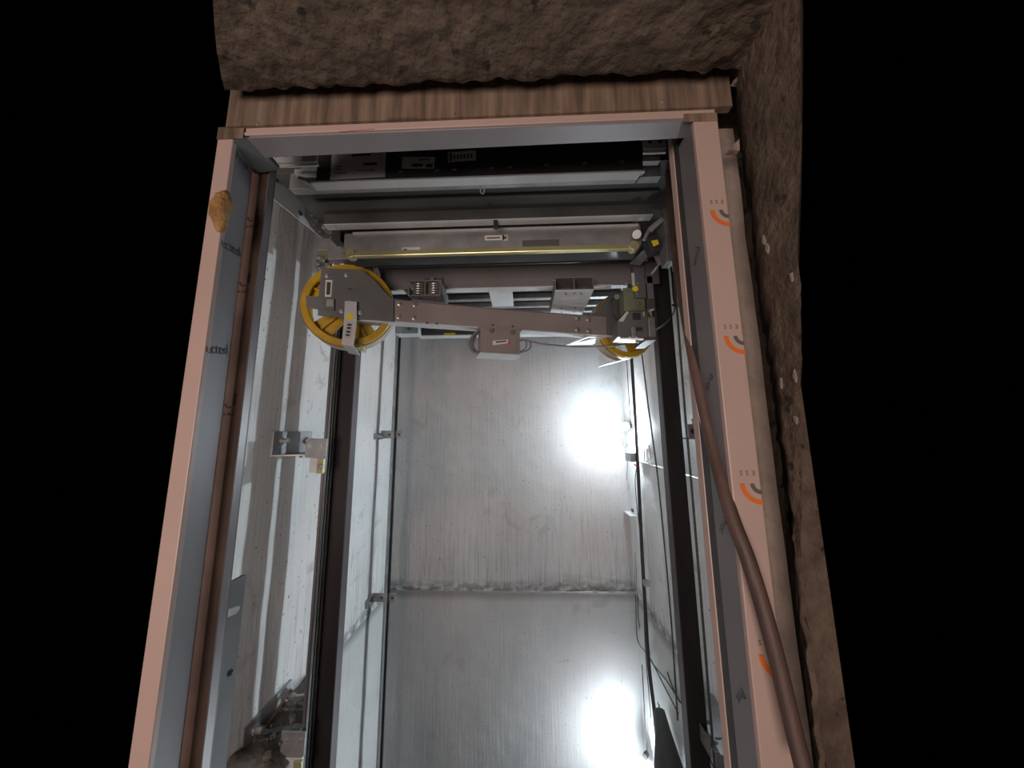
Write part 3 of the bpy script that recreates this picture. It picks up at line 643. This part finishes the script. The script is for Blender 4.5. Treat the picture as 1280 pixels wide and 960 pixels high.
# ---- the pulleys
def pulley(P0, R, hole_deg, label):
    t = thing('pulley', P0-Vector((0, 0, R)), label, 'pulley', 'yellow pulleys of the car')
    W = .088; f0 = .045                                            # front rim face at n = f0, width W behind it
    A = n_; rv = u_
    MB().revolve([(R-.004, f0), (R, f0-.010), (R, f0-.014), (R-.030, f0-.014), (R-.034, f0-.004), (R-.030, f0)], P0, A, rv, 72).build('rim', 'yellow', t, smooth='angle')
    MB().revolve([(R+.002, f0-.014), (R+.002, f0-.019), (R-.012, f0-.019), (R-.012, f0-.014)], P0, A, rv, 72).build('rim_edge', 'maroon', t, smooth='angle')
    MB().revolve([(R, f0-.019), (R, f0-W), (R-.014, f0-W), (R-.014, f0-.019)], P0, A, rv, 72).build('belt_cover', 'cream', t, smooth='angle')
    MB().revolve([(R-.030, f0-.014), (R-.014, f0-.02), (R-.016, f0-W+.004), (R-.030, f0-W+.004)], P0, A, rv, 72).build('inner_band', 'yellow', t, smooth='angle')
    MB().revolve([(.052, f0-.012), (.046, f0-.006), (.018, f0-.006), (.018, f0-W+.01), (.052, f0-W+.01)], P0, A, rv, 36).build('hub', 'yellow', t, smooth='angle')
    bw = A.cross(rv)
    for k in range(5):
        a = math.radians(hole_deg+36+72*k); e = rv*math.cos(a)+bw*math.sin(a); s = A.cross(e)
        MB().prism([P0+e*.045+s*.036, P0+e*(R-.028)+s*.050, P0+e*(R-.028)-s*.050, P0+e*.045-s*.036], A*.012).build('spoke', 'yellow', t, .004).modifiers
        MB().prism([P0+e*.045+s*.006+A*.010, P0+e*(R-.028)+s*.006+A*.010, P0+e*(R-.028)-s*.006+A*.010, P0+e*.045-s*.006+A*.010], A*.018).build('spoke_rib', 'yellow', t, .002)
    MB().tube([P0+A*(FP+.006), P0-A*.06], .018, 20).build('axle', 'galv_dull', t)
    return t
pulley(PL, .200, 262, 'large yellow pulley at the left end of the diagonal beam')
pulley(PR, .196, 262, 'yellow pulley at the right end of the diagonal beam, further back')
# foot under the right pulley and light sheet-metal guard behind the beam end
a, b = UP2(758, 455, -.02), UP2(783, 449, -.02)
MB().prism([a, b, b-n_*.10, a-n_*.10], (0, 0, .005)).build('guard_foot', 'pale', dg)
MB().prism([UP2(735, 420, FP-.01), UP2(706, 431, FP-.06), UP2(740, 430, FP-.10), UP2(758, 421, FP-.02)], (0, 0, -.004)).build('sheet_guard', 'pale', dg)

# ---- junction box with its cable coils
bx = [UP2(604, 411, FP+.03), UP2(649, 414, FP+.03), UP2(649, 442, FP+.03), UP2(604, 440, FP+.03)]
t = thing('junction_box', (bx[2]+bx[3])/2, 'pinkish grey junction box hanging under the diagonal beam', 'junction box')
jb_ = PRM([(601, 409.5), (650, 412.5), (650, 442.5), (600.5, 440)], FP+.028, .075).build('housing', 'beamgrey', t, .002)
jl_ = PRM([(606, 412), (646, 414.5), (646, 440.5), (606, 438.5)], FP+.032, .006).build('lid', 'beamgrey', t, .0015)
PRM([(598, 407), (652, 410.5), (652, 414), (598, 410.5)], FP+.020, .03).build('top_flange', 'beamgrey', t, .001)
for px, py in ((614.5, 413.5), (640.5, 415.5)): bolt(t, UP2(px, py, FP+.034), n_, .009, .010, 'grey')
psticker(jl_, [(616, 426), (635, 424.5), (635, 429), (616, 431.5)], FP+.0326, 'paper', [(.2, .9, .2, .55)], lab='small white sticker')
psticker(jl_, [(635, 427), (638, 427), (638, 430), (635, 430)], FP+.0326, 'red_ink', (), name='red_dot')
MB().prism([UP2(600, 440.2, FP+.03), UP2(652.5, 443, FP+.03), UP2(652.5, 443, FP+.03)-n_*.12, UP2(600, 440.2, FP+.03)-n_*.12], (0, 0, -.004)).build('drip_plate', 'pale', t)
LOOPS = ('middle', 'second innermost', 'innermost', 'outermost', 'lowest')
for k, (dx, dy, s) in enumerate(((0, 0, 1.0), (2, 1, .92), (4, 0, .86), (-1, -1, 1.07), (3, 2, .75))):
    P_ = [(604-1, 411), (597-dx*.2, 414+dy*.2), (590+dx-3*(s-1), 422), (587+dx*.8-5*(s-1)*2, 431), (592+dx, 440), (600, 446-6+dy*.3)]
    pts = spline([UP2(x, y, FP+.005-.012*k+.004*math.sin(i*2+k)) for i, (x, y) in enumerate(P_)], 6)
    MB().tube(pts, .0042, 8).build('cable_loop', 'cable_grey', None, smooth=True, label=LOOPS[k]+' of the grey cable loops on the left side of the junction box', cat='cable', group='cable loops left of the junction box')
for k, (xo, yo) in enumerate(((0, 0), (5, 1))):
    P_ = [(648, 427), (654+xo*.4, 425), (658+xo, 428), (657+xo, 435+yo), (651+xo*.3, 439+yo), (646, 439)]
    MB().tube(spline([UP2(x, y, FP-.01-.02*k) for x, y in P_], 6), .004, 8).build('cable_loop', 'cable_grey', None, smooth=True,
        label=('inner' if k == 0 else 'outer')+' grey cable loop at the right side of the junction box', cat='cable', group='cable loops right of the junction box')
MB().tube(spline([UP2(656, 425, FP), UP2(680, 430, FP+.01), UP2(716, 433, FP+.02), UP2(756, 433, FP+.03), UP2(790, 428, FP+.05), U(806, 421, Y=1.62), U(818, 413, Y=1.60), U(832, 404, Y=1.60), U(842, 391, X=XR-.045), U(844, 380, X=XR-.012)], 8), .0045, 8).build(
    'hanging_cable', 'cable_grey', None, smooth=True, label='thin dark cable drooping from the junction box to the right wall', cat='cable')

# ---- safety gear and guide shoe boxes at the right end
t = thing('safety_gear', (U(800, 390, Y=1.6).x, 1.6, U(800, 424, Y=1.6).z), 'stack of grey and olive safety gear blocks on the right guide rail', 'safety gear')
def pb(name, x0, y0, x1, y1, Y, th, m, lab=None, bev=.002, parent=None):
    a, b = U(x0, y0, Y=Y), U(x1, y1, Y=Y); return box(name, (a.x, b.x, Y, Y+th, b.z, a.z), m, parent or t, bev, label=lab)
sgc = pb('upper_column', 791, 331, 808, 372, 1.56, .10, 'plategrey')
pb('upper_block', 808, 345, 818, 376, 1.60, .06, 'galv_dull'); pb('side_bracket', 808, 373, 819, 386, 1.58, .03, 'dark')
ol = pb('olive_block', 779, 360, 807, 388, 1.58, .08, 'green', 'olive green block')
MB().prism([U(772, 402, Y=1.58), U(784, 389, Y=1.58), U(809, 389, Y=1.58), U(809, 422, Y=1.58), U(772, 421, Y=1.58)], (0, .10, 0)).build('lower_block', 'plategrey', t, .002)
MB().prism([U(773, 401, Y=1.575), U(784, 388.5, Y=1.575), U(786, 390, Y=1.575), U(779, 402, Y=1.575)], (0, .06, 0)).build('wedge', 'pale', t, .001)
pb('shoe_block', 810, 396, 820.5, 421, 1.55, .12, 'galv_dull', None, .004); pb('shoe_plate', 807, 421, 821, 425, 1.53, .16, 'dark'); pb('roller_pin', 789, 408, 796, 421, 1.56, .02, 'galv_dull', None, .004)
pb('hook_plate', 791, 391, 801, 399, 1.570, .01, 'black'); pb('hook_plate', 796, 409, 803, 413, 1.570, .01, 'black')
pb('shoe_bolt', 804, 389, 806, 395, 1.566, .01, 'pale')
for px, py in ((798, 354), (797, 367), (798, 379), (783, 355)): bolt(t, U(px, py, Y=1.56), (0, -1, 0), .006, .006, 'spring')
pb('paper_label', 789, 341, 794, 357, 1.555, .0008, 'paper_dim', 'upright paper label', 0, sgc)
c0 = U(794, 361, Y=1.556); MB().tube([c0, c0+Vector((0, -.001, 0))], .015, 20).build('round_sticker', 'tag_yellow', t, label='round yellow sticker')
MB().tube(spline([U(768, 372, Y=1.62), U(764, 378, Y=1.62), U(768, 396, Y=1.62), U(776, 404, Y=1.60)], 6), .006, 8).build('spring_lever', 'black', t)
bolt(t, U(771, 371, Y=1.60), (0, -1, 0), .010, .01, 'galv_dull')
MB().tube([U(775, 423, Y=1.60), U(806, 424, Y=1.56)], .006, 8).build('tie_rod', 'galv', t); 
for x, y in ((803, 425), (798, 427)): MB().tube([U(x-3, y+1, Y=1.57), U(x+6, y-3, Y=1.57)], .004, 8).build('set_screw', 'spring', t)
MB().prism([U(786, 330, Y=1.5), U(806, 311, Y=1.35), U(812, 318, Y=1.35), U(800, 332, Y=1.5)], (.02, .02, .03)).build('link_arm', 'galv_dull', t)
# rocking lever and switch above the right rail
t = thing('limit_switch', U(816, 314, Y=1.24), 'black switch box with a yellow sticker near the right guide rail', 'switch')
swb = MB().prism([U(808, 298, Y=1.23), U(822, 292, Y=1.23), U(829, 309, Y=1.23), U(816, 315, Y=1.23)], (0, .05, 0)).build('switch_body', 'black', t, .002)
MB().prism([U(814, 301, Y=1.22), U(822, 299.5, Y=1.22), U(824, 305, Y=1.22), U(817, 308, Y=1.22)], (0, .0008, 0)).build('yellow_sticker', 'tag_yellow', t, label='square yellow sticker')
MB().tube([U(805, 300, Y=1.25), U(812, 286, Y=1.25)], .007, 8).build('lever', 'galv', t)
MB().tube([U(796, 293, Y=1.22), U(796, 293, Y=1.24)], .017, 18).build('washer', 'galv_dull', t)
MB().tube([U(812, 288, Y=1.24), U(829, 273, Y=1.20)], .012, 8).build('link_arm', 'galv', t)
MB().prism([U(820, 333, Y=1.29), U(831, 320, Y=1.29), U(832, 322, Y=1.29), U(822, 335, Y=1.29)], (0, .06, 0)).build('bent_plate', 'galv', t)
MB().prism([U(818, 318, Y=1.31), U(826, 312, Y=1.31), U(834, 318, Y=1.31), U(824, 332, Y=1.31)], (0, .01, 0)).build('bent_plate', 'galv_dull', t)
a = U(828, 268, Y=1.2); b = U(838, 320, Y=1.2)
box('door_side_post', (a.x+.005, b.x+.02, 1.2, 1.26, b.z-.02, a.z+.02), 'galv_dull', None, .002, label='short galvanised post between the car front and the right wall', cat='post')

# guide shoe cluster at the left end
t = thing('guide_shoe', (U(420, 335, Y=1.5).x, 1.5, U(420, 340, Y=1.5).z), 'greenish grey guide shoe above the left pulley with a small tag', 'guide shoe')
pb('shoe_block', 400, 295, 418, 335, 1.52, .16, 'galv_dull'); pb('cap_plate', 399, 313, 414, 330, 1.48, .03, 'green'); pb('base_plate', 396, 333, 446, 338, 1.45, .14, 'grey')
tg = pb('paper_label', 415.5, 325.5, 430, 334, 1.44, .001, 'paper', 'small printed tag', 0); 
for k in range(3): pb('print_line', 418+k*2.4, 328, 419.8+k*2.4, 331, 1.4395, .0006, 'ink', None, 0, tg)
MB().tube(spline([U(426, 313, Y=1.44), U(425, 318, Y=1.43), U(428, 323, Y=1.42), U(431, 325, Y=1.44)], 6), .005, 8).build('spring_clip', 'zinc', t)
for x, y in ((404, 325), (410, 332), (398, 322), (443, 302), (397, 330), (401, 337)): bolt(t, U(x, y, Y=1.45), (0, -1, 0), .008, .012, 'galv')
MB().prism([U(424, 318, Y=1.46), U(430, 305, Y=1.46), U(460, 330, Y=1.46), U(470, 345, Y=1.46), U(455, 338, Y=1.46)], (0, .02, 0)).build('lever_arm', 'dark', t, .002)
pb('lever_end', 466, 333, 470, 343, 1.47, .05, 'grey'); pb('stop_block', 450, 334, 462, 342, 1.46, .04, 'black')
pb('column', 403, 268, 411, 285, 1.30, .05, 'galv_dull'); pb('black_block', 415, 286, 425, 300, 1.32, .05, 'black')
for x, y in ((426, 300), (430, 295), (436, 305)): MB().tube([U(x, y, Y=1.38), U(x+5, y+2, Y=1.36)], .012, 10).build('stud', 'black', t)

pb('black_housing', 396, 318, 403, 334, 1.50, .08, 'black'); pb('black_housing', 418, 296, 436, 312, 1.44, .08, 'dark'); pb('angle_plate', 398, 297, 417, 313, 1.47, .01, 'galv_dull')
# ================================================================== LAMPS, WIRES, PIPES IN THE BACK RIGHT CORNER
def bulb(p, label):
    t = thing('led_bulb', p, label, 'lamp', 'bare LED bulbs in the shaft')
    c = Vector(p); d = Vector((-.72, -.68, -.08)).normalized(); a = d.orthogonal().normalized(); b = d.cross(a)
    prof = [(.031, 0), (.0295, .010), (.0255, .018), (.018, .0255), (.009, .0295), (.002, .031)]     # frosted half globe, aimed out into the shaft
    mb = MB(); n = 18
    for q, h in prof: mb.v += [c+d*h+(a*math.cos(2*PI*k/n)+b*math.sin(2*PI*k/n))*q for k in range(n)]
    for i in range(len(prof)-1):
        for k in range(n): mb.f.append((i*n+k, i*n+(k+1) % n, (i+1)*n+(k+1) % n, (i+1)*n+k))
    mb.f += [tuple(range(n))[::-1], tuple((len(prof)-1)*n+k for k in range(n))]
    mb.build('glass', 'glow', t, smooth=True)
    MB().tube([c-d*.001, c-d*.012, c-d*.035, c-d*.055], [.0315, .031, .020, .014], 18).build('body', 'paper', t, smooth='angle')
    MB().tube([c-d*.055, c-d*.085], .018, 14).build('socket', 'cable', t)
    MB().tube(spline([c-d*.085, c-d*.09+Vector((0, 0, .03)), c-d*.085+Vector((0, 0, .2)), c-d*.09+Vector((0, 0, .6))], 5), .004, 6).build('flex', 'cable', t)
    return t
B1 = U(782, 533, Y=2.86); B2 = U(802, 952, Y=2.88)
bulb(B1, 'lit white LED bulb hanging at eye height in the back right corner')
bulb(B2, 'lit white LED bulb low in the back right corner at the bottom edge')
def wire(pts, r, m, label, name='wire', group=None, cat='wire', k=6):
    return MB().tube(spline(pts, k), r, 8).build(name, m, None, smooth=True, label=label, cat=cat, group=group)
def Z_(px, py, Y): return U(px, py, Y=Y)
wire([U(779, 440, Y=YB-.07), U(783, 500, Y=YB-.07), U(787, 560, Y=YB-.06), U(793, 640, Y=YB-.06), U(798, 700, Y=YB-.05), U(804, 745, Y=YB-.05)], .0075, 'wire', 'dark cable passing in front of the upper bulb in the back corner', 'shaft_cable', cat='cable')
wire([U(789, 440, X=XR-.045), U(794, 520, X=XR-.045), U(797, 575, X=XR-.045), U(801, 660, X=XR-.045), U(805, 735, X=XR-.045), U(811, 830, X=XR-.045), U(818, 890, X=XR-.045), U(824, 960, X=XR-.045)], .013, 'cable', 'thick black cable running down the right wall behind the guide rail', 'shaft_cable', cat='cable')
wire([U(802, 440, X=XR-.03), U(812, 520, X=XR-.03), U(822, 595, X=XR-.03), U(832, 697, X=XR-.03), U(840, 790, X=XR-.03), U(847, 900, X=XR-.03)], .0055, 'wire', 'thin steel rope just left of the right guide rail', 'steel_rope', cat='rope')
wire([U(841, 340, X=XR-.15), U(846, 385, X=XR-.15), U(855, 500, X=XR-.15), U(862, 580, X=XR-.15), U(868, 650, X=XR-.15), U(880, 795, X=XR-.15), U(886, 870, X=XR-.15), U(894, 965, X=XR-.15)], .0055, 'wire', 'thin dark rope down the right wall, right of the guide rail', 'steel_rope', cat='rope')
wire([U(836, 318, X=XR-.03), U(840, 345, X=XR-.03), U(842, 372, X=XR-.03), U(845, 384, X=XR-.03)], .005, 'cable', 'short cable tied to the rope at the top of the right wall', 'shaft_cable', cat='cable')
wire([U(841, 381, X=XR-.04), U(846, 384, X=XR-.045), U(851, 381, X=XR-.04)], .006, 'cable', 'black cable tie knotted round the rope on the right wall', 'cable_tie', cat='cable tie', k=4)
wire([U(790, 560, Y=YB-.04), U(789, 620, Y=YB-.04), U(793, 700, Y=YB-.04), U(795, 760, Y=YB-.04), U(797, 800, Y=YB-.04), U(812, 822, X=XR-.03), U(830, 857, X=XR-.03), U(848, 892, X=XR-.03)], .004, 'wire', 'loose thin wire slanting away to the right below the corner', 'loose_wire', cat='wire')
wire([U(794, 690, Y=YB-.09), U(797, 740, Y=YB-.09), U(798, 775, Y=YB-.09), U(806, 808, Y=YB-.09), U(815, 828, X=XR-.012), U(834, 852, X=XR-.012), U(850, 878, X=XR-.012)], .004, 'wire', 'second loose wire bulging beside the thick black cable', 'loose_wire', cat='wire')
wire([U(798, 575, X=XR-.045), U(794, 600, X=XR-.045), U(797, 640, X=XR-.045), U(804, 700, X=XR-.045), U(806, 800, X=XR-.045), U(814, 900, X=XR-.045)], .0035, 'wire', 'thin wire wound alongside the thick black cable', 'loose_wire', cat='wire')
wire([U(834, 840, X=XR-.012), U(842, 862, X=XR-.012), U(852, 880, X=XR-.012)], .004, 'wire', 'short dark wire end on the right wall left of the rail foot', 'loose_wire', cat='wire')
wire([U(877, 925, X=XR-.012), U(886, 945, X=XR-.012), U(893, 962, X=XR-.012)], .004, 'wire', 'dark wire crossing behind the rope at the bottom right', 'loose_wire', cat='wire')
for k in range(7):
    x = 780+k*2.6
    wire([U(x-3, 546+k % 3*4, Y=YB-.06), U(x+1, 560+k % 2*7, Y=YB-.07), U(x+6, 556+k % 3*9, Y=YB-.06), U(x+3+k*.6, 600+k*12, Y=YB-.05)], .0018, 'cable_white' if k % 2 else 'wire', ('white', 'dark')[k % 2 == 0]+' stray wire curling below the upper bulb'+(', leftmost', ', second from left', ', third from left', ', in the middle', ', third from right', ', second from right', ', rightmost')[k], 'stray_wire', 'stray wires below the upper bulb', k=5)
# conduit on the right wall
wire([U(799, 577, X=XR-.012), U(840, 589, X=XR-.012), U(885, 602, X=XR-.012)], .010, 'galv', 'light grey conduit sloping across the right wall', 'conduit', cat='pipe')
t = thing('conduit_clamp', U(797, 582, X=XR-.045), 'small metal clamp with a red wire below the upper bulb', 'clamp')
a = U(790, 568, X=XR-.045); MB().box(a.x-.05, a.x+.0, a.y-.12, a.y+.02, a.z-.05, a.z+.02).build('body', 'galv_dull', t, .004)
MB().tube([U(793, 580, Y=2.52), U(796, 583, Y=2.50)], .005, 6).build('red_wire', 'red_ink', t)
sq = [U(805, 560, X=XR-.01), U(811, 557, X=XR-.01), U(814, 573, X=XR-.01), U(806, 578, X=XR-.01)]
MB().tube(sq+[sq[0]], .005, 6).build('square_frame', 'galv', None, label='small square wire frame on the right wall beside the clamp', cat='frame')
a = U(782, 641, Y=YB-.07); box('small_shelf', (a.x, a.x+.17, YB-.19, YB-.01, a.z-.004, a.z+.002), 'pale', None, .001, label='small pale plate fixed flat in the back right corner', cat='plate')
a = U(793, 637, Y=YB-.09); box('small_block', (a.x-.03, a.x+.05, YB-.14, YB-.09, a.z-.012, a.z+.012), 'black', None, .003, label='black clip on the small pale corner plate', cat='clip')
a = U(806, 728, X=XR-.045); box('cable_clip', (a.x-.012, a.x+.03, a.y-.03, a.y+.01, a.z-.02, a.z+.02), 'galv', None, .003, label='little metal clip on the thick black cable at the wall joint', cat='clip')
# dark hood beside the lower bulb
p = [U(820, 888, X=XR-.10), U(828, 880, X=XR-.012), U(846, 905, X=XR-.012), U(850, 965, X=XR-.012), U(840, 1000, X=XR-.045), U(818, 905, X=XR-.10)]
MB().tube([U(824, 888, X=XR-.045), U(829, 915, X=XR-.06), U(836, 960, X=XR-.09), U(842, 1010, X=XR-.09)], [.035, .05, .085, .12], 24).build('lamp_hood', 'dark', None, smooth='angle', label='dark conical hood hanging right of the lower bulb', cat='hood')
MB().tube([U(823, 889, X=XR-.045), U(824, 882, X=XR-.03), U(822, 878, X=XR-.03)], .006, 8).build('hood_hook', 'galv', None, label='bright little hook on top of the dark hood', cat='hook')

# brown hose hanging across the right jamb
hs = [U(833, 150, Y=1.10), U(835, 200, Y=1.08), U(842, 290, Y=.95), U(849, 345, Y=.86), U(871, 470, Y=.76), U(890, 555, Y=.72), U(913, 640, Y=.665), U(937, 705, Y=.640), U(965, 800, Y=.628), U(994, 920, Y=.615), U(1007, 970, Y=.61)]
MB().tube(spline(hs, 10), .0125, 14).build('hose', 'hose', None, smooth=True, label='thick brown hose hanging diagonally across the right door jamb', cat='hose')
# orange foam on the left jamb
vs = []; fs = []; c = U(281, 262, Y=.655); nu, nv = 20, 14
for i in range(nu+1):
    for j in range(nv):
        a, b = PI*i/nu, 2*PI*j/nv; d = Vector((.020*math.sin(a)*math.cos(b), .018*math.sin(a)*math.sin(b), .050*math.cos(a)))
        vs.append(c+Vector((-.008, 0, 0))+d*(1+.35*ns(d*28, 1, 4)+.15*ns(d*70, 1)))
for i in range(nu):
    for j in range(nv): fs.append((i*nv+j, i*nv+(j+1) % nv, (i+1)*nv+(j+1) % nv, (i+1)*nv+j))
MB().add(vs, fs).build('foam_patch', 'foam', None, smooth=True, label='crusty orange lump of foam stuck to the left door jamb', cat='foam')
# dark plate and pipe low on the left
t = thing('wall_plate', (-.97, 1.2, -1.05), 'dark grey upright steel plate at the left edge', 'plate')
a = U(308, 718, X=-.98); MB().prism([(-.98, a.y, a.z), (-.98, a.y-.14, a.z), (-.98, a.y-.14, a.z-.62), (-.98, a.y, a.z-.62)], (-.012, 0, 0)).build('panel', 'dark', t, .001)
q_ = U(289, 841, X=-.978); bolt(t, q_, (1, 0, 0), .007, .008, 'black')
MB().tube([U(276, 770, X=-.93), U(293, 763, X=-.95), U(297, 760, X=-.952)], [.013, .012, .007], 12).build('pipe_stub', 'galv', None, smooth='angle', label='grey pipe end poking in front of the dark plate at the left edge', cat='pipe')
